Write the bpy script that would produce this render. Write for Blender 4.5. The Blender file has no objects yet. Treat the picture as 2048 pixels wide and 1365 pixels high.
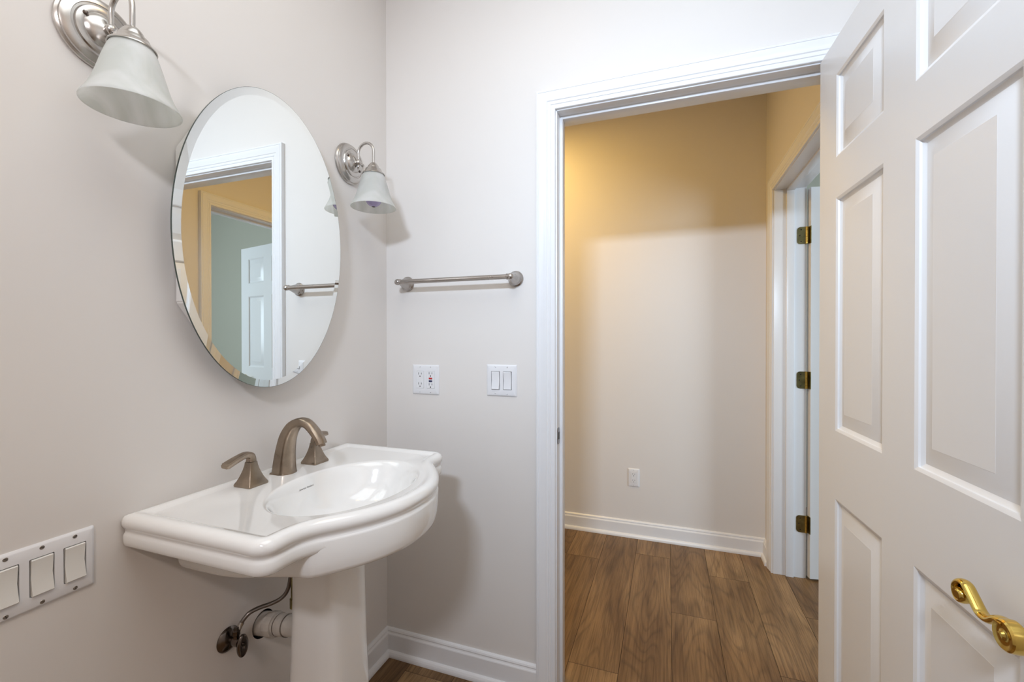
import bpy, bmesh, math, random
from mathutils import Vector, Matrix
from mathutils.bvhtree import BVHTree

random.seed(7)
S = bpy.context.scene
COL = S.collection
PI = math.pi
R = math.radians

# ------------------------------------------------------------------ camera
cam_d = bpy.data.cameras.new('camera')
cam = bpy.data.objects.new('camera', cam_d)
COL.objects.link(cam)
cam_d.sensor_width = 36.0
cam_d.lens = 36.0 * 873.2566 / 2048.0
cam_d.clip_start = 0.01
yaw, pitch, roll = R(-19.5658), R(-0.3361), R(-0.0341)
fwd = Vector((math.sin(yaw) * math.cos(pitch), math.cos(yaw) * math.cos(pitch), math.sin(pitch)))
rgt = Vector((math.cos(yaw), -math.sin(yaw), 0))
upv = rgt.cross(fwd)
rr = rgt * math.cos(roll) + upv * math.sin(roll)
uu = -rgt * math.sin(roll) + upv * math.cos(roll)
m3 = Matrix((rr, uu, -fwd)).transposed()
cam.matrix_world = Matrix.Translation((1.0539, -1.4732, 1.2526)) @ m3.to_4x4()
S.camera = cam

# ------------------------------------------------------------------ world, lights, exposure
w = bpy.data.worlds.new('world')
S.world = w
w.use_nodes = True
w.node_tree.nodes['Background'].inputs[0].default_value = (0.9, 0.95, 1.0, 1)
w.node_tree.nodes['Background'].inputs[1].default_value = 0.15
S.view_settings.view_transform = 'Standard'
S.view_settings.look = 'None'
S.view_settings.gamma = 1.0
S.view_settings.use_curve_mapping = False
S.view_settings.exposure = 0.0


def area(name, loc, target, sx, sy, power, col, spread=PI):
    l = bpy.data.lights.new(name, 'AREA')
    l.shape = 'RECTANGLE'
    l.size = sx
    l.size_y = sy
    l.energy = power
    l.color = col
    l.spread = spread
    o = bpy.data.objects.new(name, l)
    COL.objects.link(o)
    o.location = loc
    d = Vector(target) - Vector(loc)
    o.rotation_euler = d.to_track_quat('-Z', 'Y').to_euler()
    return o


# cool flash-like beam towards the doorway and a wider warm lamp beside it, both high behind the camera
area('key_light', (0.94, -2.4, 2.27), (1.15, 1.37, 1.25), 0.30, 0.12, 8.4, (0.50, 0.735, 1.0), R(80))
area('wide_light', (0.94, -2.4, 2.27), (0.75, 0.0, 1.35), 0.30, 0.12, 9.2, (1.0, 0.76, 0.60))
area('bath_ceiling_light', (0.80, -1.2, 2.70), (0.80, -1.2, 0), 1.2, 1.2, 10.0, (0.89, 0.97, 1.0))
area('bath_ceiling_bulb', (0.62, -0.62, 2.68), (0.62, -0.62, 0), 0.12, 0.12, 0.55, (1.0, 0.60, 0.16))
area('hall_ceiling_light', (0.1, 0.72, 2.66), (0.1, 0.72, 0), 0.35, 0.35, 15.3, (1.0, 0.64, 0.18))
area('bedroom_window_light', (4.3, -0.3, 1.5), (2.2, 1.3, 1.4), 1.0, 1.4, 68, (0.72, 0.87, 1.0))


# ------------------------------------------------------------------ materials
def mat(name, col, rough=0.5, metal=0.0, spec=0.5, coat=0.0, coat_rough=0.05, bump=0.0, bscale=60,
        var=0.0, vscale=6, aniso=0.0, rvar=0.0):
    m = bpy.data.materials.new(name)
    m.use_nodes = True
    nt = m.node_tree
    b = nt.nodes['Principled BSDF']
    b.inputs['Base Color'].default_value = (*col, 1)
    b.inputs['Roughness'].default_value = rough
    b.inputs['Metallic'].default_value = metal
    b.inputs['Specular IOR Level'].default_value = spec
    b.inputs['Coat Weight'].default_value = coat
    b.inputs['Coat Roughness'].default_value = coat_rough
    b.inputs['Anisotropic'].default_value = aniso
    tc = nt.nodes.new('ShaderNodeTexCoord')
    if var > 0 or rvar > 0:
        n = nt.nodes.new('ShaderNodeTexNoise')
        n.inputs['Scale'].default_value = vscale
        n.inputs['Detail'].default_value = 5
        nt.links.new(tc.outputs['Object'], n.inputs['Vector'])
        if var > 0:
            r = nt.nodes.new('ShaderNodeValToRGB')
            r.color_ramp.elements[0].position = 0.3
            r.color_ramp.elements[1].position = 0.7
            r.color_ramp.elements[0].color = (*[c * (1 - var) for c in col], 1)
            r.color_ramp.elements[1].color = (*[min(1, c * (1 + var)) for c in col], 1)
            nt.links.new(n.outputs['Fac'], r.inputs['Fac'])
            nt.links.new(r.outputs['Color'], b.inputs['Base Color'])
        if rvar > 0:
            q = nt.nodes.new('ShaderNodeMapRange')
            q.inputs['To Min'].default_value = max(0.02, rough - rvar)
            q.inputs['To Max'].default_value = rough + rvar
            nt.links.new(n.outputs['Fac'], q.inputs['Value'])
            nt.links.new(q.outputs['Result'], b.inputs['Roughness'])
    if bump > 0:
        n2 = nt.nodes.new('ShaderNodeTexNoise')
        n2.inputs['Scale'].default_value = bscale
        n2.inputs['Detail'].default_value = 4
        nt.links.new(tc.outputs['Object'], n2.inputs['Vector'])
        bp = nt.nodes.new('ShaderNodeBump')
        bp.inputs['Strength'].default_value = bump
        bp.inputs['Distance'].default_value = 0.002
        nt.links.new(n2.outputs['Fac'], bp.inputs['Height'])
        nt.links.new(bp.outputs['Normal'], b.inputs['Normal'])
    return m


M = {}
M['paint'] = mat('wall_paint', (0.80, 0.765, 0.735), 0.42, spec=0.4, bump=0.05, bscale=45, var=0.008, vscale=2.5)
M['green_paint'] = mat('bedroom_paint', (0.56, 0.555, 0.47), 0.6, bump=0.05, bscale=90)
M['ceiling'] = mat('ceiling_paint', (0.85, 0.83, 0.80), 0.8, bump=0.05)
M['trim'] = mat('trim_paint', (0.86, 0.86, 0.875), 0.30, var=0.004)
M['door'] = mat('door_paint', (0.84, 0.84, 0.85), 0.28, bump=0.04, bscale=50)
M['porcelain'] = mat('porcelain', (0.93, 0.92, 0.90), 0.12, spec=0.55, coat=0.8, coat_rough=0.04, var=0.004, vscale=4)
M['nickel'] = mat('brushed_nickel', (0.55, 0.525, 0.50), 0.25, 1.0, rvar=0.04, var=0.04, vscale=18)
M['satin_nickel'] = mat('satin_nickel', (0.47, 0.44, 0.42), 0.28, 1.0, rvar=0.03, var=0.05, vscale=20)
M['bronze'] = mat('brushed_bronze', (0.33, 0.265, 0.205), 0.30, 1.0, bump=0.05, bscale=150, rvar=0.08, var=0.22, vscale=26)
M['brass'] = mat('polished_brass', (0.72, 0.52, 0.14), 0.14, 1.0, rvar=0.04, var=0.08, vscale=30)
M['old_brass'] = mat('antique_brass', (0.36, 0.31, 0.15), 0.30, 1.0, rvar=0.06, var=0.25, vscale=40)
M['dark_metal'] = mat('oil_rubbed_metal', (0.17, 0.145, 0.13), 0.20, 1.0, rvar=0.06, var=0.2, vscale=40)
M['pvc'] = mat('white_pipe', (0.62, 0.58, 0.53), 0.35, var=0.16, vscale=30)
M['black'] = mat('dark_hole', (0.015, 0.013, 0.012), 0.7, var=0.1)
M['plastic'] = mat('white_plastic', (0.84, 0.84, 0.86), 0.28, var=0.006, vscale=8)
M['ivory'] = mat('ivory_plastic', (0.82, 0.81, 0.775), 0.28, var=0.006, vscale=8)
M['slot'] = mat('slot_dark', (0.05, 0.045, 0.045), 0.6, var=0.1)
M['red'] = mat('red_plastic', (0.52, 0.03, 0.03), 0.4, var=0.05)
M['navy'] = mat('dark_blue_plastic', (0.03, 0.035, 0.10), 0.4, var=0.05)
M['bulb'] = mat('violet_bulb_glass', (0.42, 0.36, 0.62), 0.12, spec=0.6, coat=0.5, var=0.05, vscale=30)
M['cabinet'] = mat('cabinet_enamel', (0.86, 0.84, 0.81), 0.3, var=0.006)
M['edge_glass'] = mat('mirror_edge', (0.05, 0.07, 0.06), 0.15, var=0.1)
M['screw'] = mat('screw_head', (0.35, 0.32, 0.29), 0.35, 1.0, var=0.1, vscale=50)
M['ink'] = mat('printed_mark', (0.09, 0.08, 0.08), 0.5, var=0.05)
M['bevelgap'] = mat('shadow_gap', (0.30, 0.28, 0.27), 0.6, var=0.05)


def mirror_mat():
    m = bpy.data.materials.new('mirror_silver')
    m.use_nodes = True
    b = m.node_tree.nodes['Principled BSDF']
    b.inputs['Base Color'].default_value = (0.93, 0.95, 0.93, 1)
    b.inputs['Metallic'].default_value = 1
    b.inputs['Roughness'].default_value = 0.0
    return m


M['mirror'] = mirror_mat()


def shade_mat():
    m = bpy.data.materials.new('alabaster_glass')
    m.use_nodes = True
    nt = m.node_tree
    b = nt.nodes['Principled BSDF']
    out = nt.nodes['Material Output']
    tc = nt.nodes.new('ShaderNodeTexCoord')
    n = nt.nodes.new('ShaderNodeTexNoise')
    n.inputs['Scale'].default_value = 9
    n.inputs['Detail'].default_value = 3
    n.inputs['Distortion'].default_value = 2.2
    nt.links.new(tc.outputs['Object'], n.inputs['Vector'])
    r = nt.nodes.new('ShaderNodeValToRGB')
    r.color_ramp.elements[0].position = 0.35
    r.color_ramp.elements[1].position = 0.7
    r.color_ramp.elements[0].color = (0.84, 0.85, 0.82, 1)
    r.color_ramp.elements[1].color = (0.97, 0.97, 0.965, 1)
    nt.links.new(n.outputs['Fac'], r.inputs['Fac'])
    nt.links.new(r.outputs['Color'], b.inputs['Base Color'])
    b.inputs['Roughness'].default_value = 0.38
    t = nt.nodes.new('ShaderNodeBsdfTranslucent')
    nt.links.new(r.outputs['Color'], t.inputs['Color'])
    mx = nt.nodes.new('ShaderNodeMixShader')
    mx.inputs[0].default_value = 0.62
    nt.links.new(b.outputs[0], mx.inputs[1])
    nt.links.new(t.outputs[0], mx.inputs[2])
    nt.links.new(mx.outputs[0], out.inputs['Surface'])
    return m


M['shade'] = shade_mat()


def braid_mat():
    m = mat('braided_steel', (0.24, 0.22, 0.21), 0.28, 1.0)
    nt = m.node_tree
    b = nt.nodes['Principled BSDF']
    tc = nt.nodes.new('ShaderNodeTexCoord')
    v = nt.nodes.new('ShaderNodeTexVoronoi')
    v.inputs['Scale'].default_value = 600
    nt.links.new(tc.outputs['Object'], v.inputs['Vector'])
    bp = nt.nodes.new('ShaderNodeBump')
    bp.inputs['Strength'].default_value = 0.3
    bp.inputs['Distance'].default_value = 0.0005
    nt.links.new(v.outputs['Distance'], bp.inputs['Height'])
    nt.links.new(bp.outputs['Normal'], b.inputs['Normal'])
    return m


M['braid'] = braid_mat()


def floor_mat():
    m = bpy.data.materials.new('oak_planks')
    m.use_nodes = True
    nt = m.node_tree
    N = nt.nodes
    L = nt.links
    b = N['Principled BSDF']
    tc = N.new('ShaderNodeTexCoord')
    at = N.new('ShaderNodeAttribute')
    at.attribute_name = 'plank'
    sep = N.new('ShaderNodeSeparateColor')
    L.new(at.outputs['Color'], sep.inputs['Color'])
    # per plank offset
    cmb = N.new('ShaderNodeCombineXYZ')
    for i, k in enumerate((37.0, 91.0, 53.0)):
        mm = N.new('ShaderNodeMath')
        mm.operation = 'MULTIPLY'
        mm.inputs[1].default_value = k
        L.new(sep.outputs[i], mm.inputs[0])
        L.new(mm.outputs[0], cmb.inputs[i])
    add = N.new('ShaderNodeVectorMath')
    add.operation = 'ADD'
    L.new(tc.outputs['Object'], add.inputs[0])
    L.new(cmb.outputs[0], add.inputs[1])
    # fine fibre
    mp = N.new('ShaderNodeMapping')
    mp.inputs['Scale'].default_value = (230, 6, 1)
    L.new(add.outputs[0], mp.inputs['Vector'])
    fib = N.new('ShaderNodeTexNoise')
    fib.inputs['Scale'].default_value = 1.0
    fib.inputs['Detail'].default_value = 4
    fib.inputs['Roughness'].default_value = 0.65
    L.new(mp.outputs[0], fib.inputs['Vector'])
    # cathedral grain: contour lines of a stretched noise
    mp2 = N.new('ShaderNodeMapping')
    mp2.inputs['Scale'].default_value = (5.5, 0.8, 1)
    L.new(add.outputs[0], mp2.inputs['Vector'])
    big = N.new('ShaderNodeTexNoise')
    big.inputs['Scale'].default_value = 1.0
    big.inputs['Detail'].default_value = 1.5
    big.inputs['Distortion'].default_value = 0.25
    L.new(mp2.outputs[0], big.inputs['Vector'])
    mul = N.new('ShaderNodeMath')
    mul.operation = 'MULTIPLY'
    mul.inputs[1].default_value = 17
    L.new(big.outputs['Fac'], mul.inputs[0])
    fr = N.new('ShaderNodeMath')
    fr.operation = 'FRACT'
    L.new(mul.outputs[0], fr.inputs[0])
    gr = N.new('ShaderNodeValToRGB')
    e = gr.color_ramp.elements
    e[0].position = 0.0
    e[0].color = (0.15, 0.15, 0.15, 1)
    e[1].position = 0.30
    e[1].color = (1, 1, 1, 1)
    e2 = gr.color_ramp.elements.new(0.85)
    e2.color = (0.8, 0.8, 0.8, 1)
    e3 = gr.color_ramp.elements.new(1.0)
    e3.color = (0.15, 0.15, 0.15, 1)
    L.new(fr.outputs[0], gr.inputs['Fac'])
    # patchy tone
    mp3 = N.new('ShaderNodeMapping')
    mp3.inputs['Scale'].default_value = (9, 1.6, 1)
    L.new(add.outputs[0], mp3.inputs['Vector'])
    pt = N.new('ShaderNodeTexNoise')
    pt.inputs['Scale'].default_value = 1.0
    pt.inputs['Detail'].default_value = 3
    L.new(mp3.outputs[0], pt.inputs['Vector'])
    base = N.new('ShaderNodeValToRGB')
    base.color_ramp.elements[0].position = 0.30
    base.color_ramp.elements[1].position = 0.70
    base.color_ramp.elements[0].color = (0.195, 0.108, 0.045, 1)
    base.color_ramp.elements[1].color = (0.40, 0.245, 0.115, 1)
    ad2 = N.new('ShaderNodeMath')
    ad2.operation = 'MULTIPLY_ADD'
    ad2.inputs[1].default_value = 0.26
    L.new(sep.outputs[0], ad2.inputs[0])
    sb = N.new('ShaderNodeMath')
    sb.operation = 'SUBTRACT'
    sb.inputs[1].default_value = 0.13
    L.new(pt.outputs['Fac'], sb.inputs[0])
    L.new(sb.outputs[0], ad2.inputs[2])
    L.new(ad2.outputs[0], base.inputs['Fac'])
    mx = N.new('ShaderNodeMix')
    mx.data_type = 'RGBA'
    mx.blend_type = 'MULTIPLY'
    mx.inputs['Factor'].default_value = 0.34
    L.new(base.outputs['Color'], mx.inputs['A'])
    L.new(gr.outputs['Color'], mx.inputs['B'])
    mx2 = N.new('ShaderNodeMix')
    mx2.data_type = 'RGBA'
    mx2.blend_type = 'MULTIPLY'
    mx2.inputs['Factor'].default_value = 0.75
    fr2 = N.new('ShaderNodeValToRGB')
    fr2.color_ramp.elements[0].position = 0.36
    fr2.color_ramp.elements[0].color = (0.50, 0.46, 0.42, 1)
    fr2.color_ramp.elements[1].position = 0.56
    fr2.color_ramp.elements[1].color = (1, 1, 1, 1)
    L.new(fib.outputs['Fac'], fr2.inputs['Fac'])
    L.new(mx.outputs['Result'], mx2.inputs['A'])
    L.new(fr2.outputs['Color'], mx2.inputs['B'])
    L.new(mx2.outputs['Result'], b.inputs['Base Color'])
    b.inputs['Roughness'].default_value = 0.42
    b.inputs['Specular IOR Level'].default_value = 0.35
    bp = N.new('ShaderNodeBump')
    bp.inputs['Strength'].default_value = 0.12
    bp.inputs['Distance'].default_value = 0.001
    L.new(fib.outputs['Fac'], bp.inputs['Height'])
    L.new(bp.outputs['Normal'], b.inputs['Normal'])
    return m


M['floor'] = floor_mat()
M['floor_gap'] = mat('plank_gap', (0.06, 0.035, 0.02), 0.7, var=0.05)


# ------------------------------------------------------------------ mesh helpers
def link(name, bm, m, parent=None, smooth=True, angle=35):
    bmesh.ops.recalc_face_normals(bm, faces=bm.faces[:])
    me = bpy.data.meshes.new(name)
    bm.to_mesh(me)
    bm.free()
    o = bpy.data.objects.new(name, me)
    COL.objects.link(o)
    for x in (m if isinstance(m, (list, tuple)) else [m]):
        me.materials.append(x)
    if smooth:
        for p in me.polygons:
            p.use_smooth = True
        me.set_sharp_from_angle(angle=R(angle))
    if parent is not None:
        o.parent = parent
        o.matrix_parent_inverse = parent.matrix_world.inverted() if False else Matrix.Identity(4)
    return o


def tag(o, label=None, cat=None, group=None, kind=None):
    if label:
        o['label'] = label
    if cat:
        o['category'] = cat
    if group:
        o['group'] = group
    if kind:
        o['kind'] = kind
    return o


def empty(name, loc, rot=(0, 0, 0), parent=None):
    o = bpy.data.objects.new(name, None)
    o.empty_display_size = 0.05
    COL.objects.link(o)
    o.location = loc
    o.rotation_euler = rot
    if parent is not None:
        o.parent = parent
    return o


def structure(name, bm, m, label=None, smooth=False, parent=None, angle=35):
    o = link(name, bm, m, parent, smooth, angle)
    if parent is None:
        o['kind'] = 'structure'
        if label:
            o['label'] = label
    return o


def box(bm, x0, x1, y0, y1, z0, z1, bev=0.0, seg=2, mi=0):
    r = bmesh.ops.create_cube(bm, size=1)
    vs = r['verts']
    for v in vs:
        v.co = Vector(((x0 + x1) / 2 + v.co.x * (x1 - x0), (y0 + y1) / 2 + v.co.y * (y1 - y0),
                       (z0 + z1) / 2 + v.co.z * (z1 - z0)))
    fs = set(f for v in vs for f in v.link_faces)
    for f in fs:
        f.material_index = mi
    if bev > 0:
        es = set(e for v in vs for e in v.link_edges)
        bmesh.ops.bevel(bm, geom=list(es), offset=bev, segments=seg, affect='EDGES', profile=0.5)
    return bm


def loops(bm, L, close_start=True, close_end=True, cyclic=True, mi=0):
    """bridge a list of equal-length point loops"""
    vv = [[bm.verts.new(p) for p in lp] for lp in L]
    n = len(L[0])
    for a, b in zip(vv[:-1], vv[1:]):
        for i in range(n if cyclic else n - 1):
            j = (i + 1) % n
            try:
                f = bm.faces.new((a[i], a[j], b[j], b[i]))
                f.material_index = mi
            except ValueError:
                pass
    if close_start:
        f = bm.faces.new(vv[0]); f.material_index = mi
    if close_end:
        f = bm.faces.new(vv[-1][::-1]); f.material_index = mi
    return vv


def frame(axis):
    a = Vector(axis).normalized()
    t = Vector((0, 0, 1)) if abs(a.z) < 0.9 else Vector((1, 0, 0))
    u = a.cross(t).normalized()
    v = a.cross(u).normalized()
    return a, u, v


def lathe(bm, origin, axis, prof, n=48, close=True, mi=0):
    """prof: list of (distance along axis, radius)"""
    a, u, v = frame(axis)
    o = Vector(origin)
    L = []
    for h, r in prof:
        r = max(r, 1e-5)
        L.append([o + a * h + (u * math.cos(2 * PI * i / n) + v * math.sin(2 * PI * i / n)) * r for i in range(n)])
    return loops(bm, L, close, close, mi=mi)


def catmull(P, k=8):
    P = [Vector(p) for p in P]
    out = []
    for i in range(len(P) - 1):
        p0 = P[max(i - 1, 0)]; p1 = P[i]; p2 = P[i + 1]; p3 = P[min(i + 2, len(P) - 1)]
        for j in range(k):
            t = j / k
            out.append(0.5 * ((2 * p1) + (-p0 + p2) * t + (2 * p0 - 5 * p1 + 4 * p2 - p3) * t * t
                              + (-p0 + 3 * p1 - 3 * p2 + p3) * t ** 3))
    out.append(P[-1])
    return out


def tube(bm, path, rad, n=20, section=None, up=None, close=True, mi=0):
    """sweep along path; rad number or list; section(i, t)->list of (a,b) offsets, scaled already"""
    P = [Vector(p) for p in path]
    m = len(P)
    T = []
    for i in range(m):
        a = P[min(i + 1, m - 1)] - P[max(i - 1, 0)]
        T.append(a.normalized())
    if up is None:
        _, u, _ = frame(T[0])
    else:
        u = Vector(up)
    L = []
    for i in range(m):
        u = (u - T[i] * u.dot(T[i]))
        u.normalize()
        v = T[i].cross(u)
        if section:
            L.append([P[i] + u * a + v * b for a, b in section(i, i / (m - 1))])
        else:
            r = rad[i] if isinstance(rad, (list, tuple)) else rad
            L.append([P[i] + u * r * math.cos(2 * PI * k / n) + v * r * math.sin(2 * PI * k / n) for k in range(n)])
    return loops(bm, L, close, close, mi=mi)


def prism(bm, pts2, f, d0, d1, mi=0):
    """extrude 2D polygon; f(a,b,d)->3D"""
    A = [bm.verts.new(f(a, b, d0)) for a, b in pts2]
    B = [bm.verts.new(f(a, b, d1)) for a, b in pts2]
    n = len(pts2)
    for i in range(n):
        j = (i + 1) % n
        q = bm.faces.new((A[i], A[j], B[j], B[i])); q.material_index = mi
    q = bm.faces.new(A); q.material_index = mi
    q = bm.faces.new(B[::-1]); q.material_index = mi


def rrect(w, h, r, n=6, cx=0, cy=0):
    out = []
    for sx, sy, a0 in ((1, 1, 0), (-1, 1, 90), (-1, -1, 180), (1, -1, 270)):
        for k in range(n + 1):
            a = R(a0 + 90 * k / n)
            out.append((cx + sx * (w / 2 - r) + r * math.cos(a), cy + sy * (h / 2 - r) + r * math.sin(a)))
    return out


def face_with_hole(bm, rect, hole, f, d, mi=0):
    """planar rectangle with a polygonal hole"""
    es = []
    for lp in (rect, hole):
        vs = [bm.verts.new(f(a, b, d)) for a, b in lp]
        for i in range(len(vs)):
            es.append(bm.edges.new((vs[i], vs[(i + 1) % len(vs)])))
    bmesh.ops.triangle_fill(bm, use_beauty=True, use_dissolve=False, edges=es)


# ------------------------------------------------------------------ room shell
FY = 1.375      # hall far wall
CX = 1.587      # hall right wall
HC = 2.74       # ceiling height
OX0, OX1, OZ = 0.690, 1.512, 2.048   # bathroom door opening (rough = jamb face)
H2Y0, H2Y1 = 0.362, 1.182            # hall door opening

# floor planks
bm = bmesh.new()
lay = bm.loops.layers.color.new('plank')
pw = 0.1895
x_first = 1.0725
known = {-3: 1.02, -2: 0.187, -1: 1.157, 0: 0.645, 1: 1.037, 2: 0.377, 3: 0.805}
g = 0.0009
for k in range(-14, 19):
    xa = x_first + k * pw
    xb = xa + pw
    off = known.get(k, random.uniform(0, 1.21))
    y = off - 1.215 * 4
    while y < 2.4:
        y0, y1 = max(y, -3.0), min(y + 1.215, 2.4)
        if y1 > y0 and y1 > -3.0:
            c = (random.random(), random.random(), random.random(), 1)
            vs = [bm.verts.new((xa + g, y0 + g, 0)), bm.verts.new((xb - g, y0 + g, 0)),
                  bm.verts.new((xb - g, y1 - g, 0)), bm.verts.new((xa + g, y1 - g, 0))]
            vl = [bm.verts.new((xa, y0, -0.002)), bm.verts.new((xb, y0, -0.002)),
                  bm.verts.new((xb, y1, -0.002)), bm.verts.new((xa, y1, -0.002))]
            q = bm.faces.new(vs)
            for lp in q.loops:
                lp[lay] = c
            for i in range(4):
                j = (i + 1) % 4
                q = bm.faces.new((vl[i], vl[j], vs[j], vs[i]))
                q.material_index = 1
        y += 1.215
box(bm, x_first - 14 * pw, x_first + 19 * pw, -3.0, 2.4, -0.06, -0.003, mi=1)
structure('floor', bm, [M['floor'], M['floor_gap']], 'warm brown oak plank floor running from the bathroom into the hall')

bm = bmesh.new()
box(bm, -1.6, 4.6, -3.1, 2.5, HC, HC + 0.05)
structure('ceiling', bm, M['ceiling'], 'white painted ceiling')

# wall_left with the round drain hole
bm = bmesh.new()
hy, hz, hr = -0.568, 0.462, 0.0345
hole = [(hy + hr * math.cos(2 * PI * i / 32), hz + hr * 1.08 * math.sin(2 * PI * i / 32)) for i in range(32)]
face_with_hole(bm, [(-2.9, 0), (0.0, 0), (0.0, HC), (-2.9, HC)], hole, lambda a, b, d: (d, a, b), 0)
loops(bm, [[(0, a, b) for a, b in hole], [(-0.09, a, b) for a, b in hole]], False, True, mi=1)
rc = [(-2.9, 0), (0.0, 0), (0.0, HC), (-2.9, HC)]
loops(bm, [[(d, a, b) for a, b in rc] for d in (0.0, -0.12)], False, True)
bmesh.ops.remove_doubles(bm, verts=bm.verts[:], dist=1e-6)
structure('wall_left', bm, [M['paint'], M['black']], 'pale painted wall behind the mirror and the sink')

# wall_back with doorway
bm = bmesh.new()
t0, t1 = 0.0, 0.118
box(bm, -1.5, OX0, t0, t1, 0, HC)
box(bm, OX1, 1.80, t0, t1, 0, HC)
box(bm, OX0, OX1, t0, t1, OZ, HC)
structure('wall_back', bm, M['paint'], 'pale painted wall with the towel bar and the doorway')

bm = bmesh.new(); box(bm, 1.70, 1.80, -2.9, 0.0, 0, HC)
structure('wall_right', bm, M['paint'], 'bathroom wall behind the open door')
bm = bmesh.new(); box(bm, -0.12, 1.80, -3.0, -2.9, 0, HC)
structure('wall_front', bm, M['paint'], 'bathroom wall behind the viewer')

bm = bmesh.new(); box(bm, -1.5, 1.70, FY, FY + 0.1, 0, HC)
structure('wall_far', bm, M['paint'], 'hall wall facing the bathroom doorway')
bm = bmesh.new(); box(bm, -1.6, -1.5, 0.0, FY + 0.1, 0, HC)
structure('wall_hall_left', bm, M['paint'], 'far left end of the hall')
# hall right wall with doorway to the bedroom
bm = bmesh.new()
wx1 = CX + 0.140
box(bm, CX, wx1, 0.118, H2Y0, 0, HC)
box(bm, CX, wx1, H2Y1, FY, 0, HC)
box(bm, CX, wx1, H2Y0, H2Y1, OZ, HC)
structure('wall_hall_right', bm, M['paint'], 'hall wall with the second doorway')
# green room beyond
bm = bmesh.new()
box(bm, 4.45, 4.55, -2.9, 2.4, 0, HC)
structure('wall_bedroom_right', bm, M['green_paint'], 'grey green wall of the room beyond the hall')
bm = bmesh.new(); box(bm, 1.70, 4.5, 2.3, 2.4, 0, HC)
structure('wall_bedroom_back', bm, M['green_paint'], 'grey green back wall of the room beyond the hall')
bm = bmesh.new(); box(bm, 1.80, 4.5, -3.0, -2.9, 0, HC)
structure('wall_bedroom_front', bm, M['green_paint'], 'grey green front wall of the room beyond the hall')
bm = bmesh.new()
box(bm, wx1 + 0.001, wx1 + 0.012, H2Y1 + 0.02, 2.3, 0, HC)
box(bm, wx1 + 0.075, wx1 + 0.085, -2.9, 0.118, 0, HC)
box(bm, wx1 + 0.001, wx1 + 0.012, 0.118, H2Y0 - 0.02, 0, HC)
box(bm, wx1 + 0.001, wx1 + 0.012, H2Y0 - 0.02, H2Y1 + 0.02, OZ + 0.02, HC)
structure('wall_bedroom_left', bm, M['green_paint'], 'grey green side of the wall between the hall and the room beyond')

# ---- baseboards
BP = [(0, 0), (0.028, 0), (0.028, 0.006), (0.0265, 0.012), (0.023, 0.018), (0.018, 0.021), (0.0145, 0.022),
      (0.0145, 0.080), (0.0135, 0.083), (0.011, 0.086), (0.0095, 0.090), (0.0105, 0.094), (0.0085, 0.099),
      (0.005, 0.102), (0, 0.103)]


def baseboard(name, p0, p1, nrm, m0=0, m1=0, label=None):
    """profile swept from p0 to p1 on the wall; m = mitre factor (+1 shortens with depth)"""
    bm = bmesh.new()
    p0 = Vector((*p0, 0)); p1 = Vector((*p1, 0)); nn = Vector((*nrm, 0))
    d = (p1 - p0).normalized()
    A = [p0 + nn * t + d * (t * m0) + Vector((0, 0, z)) for t, z in BP]
    B = [p1 + nn * t - d * (t * m1) + Vector((0, 0, z)) for t, z in BP]
    loops(bm, [A, B])
    return structure(name, bm, M['trim'], label)


baseboard('baseboard_left', (0, -2.9), (0, 0), (1, 0), 0, 1, 'white baseboard along the sink wall')
baseboard('baseboard_back', (0, 0), (0.625, 0), (0, -1), 1, 0, 'white baseboard under the towel bar wall')
baseboard('baseboard_far', (-1.5, FY), (CX, FY), (0, -1), 0, 1, 'white baseboard along the hall wall')
baseboard('baseboard_hall_right', (CX, FY), (CX, 1.2455), (-1, 0), 1, 0, 'short white baseboard beside the second door casing')

# ---- casings and jambs
CP = [(0.0, 0.0), (0.0, 0.008), (0.0015, 0.0100), (0.0105, 0.0105), (0.0120, 0.0088), (0.0150, 0.0088), (0.0165, 0.0112),
      (0.0215, 0.0125), (0.0235, 0.0112), (0.0265, 0.0116), (0.0290, 0.0140), (0.0380, 0.0150), (0.0470, 0.0185),
      (0.0550, 0.0190), (0.0560, 0.0172), (0.0580, 0.0172), (0.0590, 0.0190), (0.0640, 0.0190), (0.0660, 0.0170), (0.0660, 0.0)]


def casing(bm, a0, a1, zt, f):
    """three-sided mitred casing. inner rect a0..a1, top zt; f(a, z, depth)"""
    L = []
    for (a, z, sa, sz) in ((a0, 0.0, -1, 0), (a0, zt, -1, 1), (a1, zt, 1, 1), (a1, 0.0, 1, 0)):
        L.append([f(a + sa * w_, z + sz * w_, t) for w_, t in CP])
    loops(bm, L, True, True, cyclic=True)


def box_f(bm, f, a0, a1, z0, z1, d0, d1, bev=0.001):
    P = [Vector(f(a, z, d)) for a in (a0, a1) for z in (z0, z1) for d in (d0, d1)]
    xs = [p.x for p in P]; ys = [p.y for p in P]; zs = [p.z for p in P]
    box(bm, min(xs), max(xs), min(ys), max(ys), min(zs), max(zs), bev)


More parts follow.
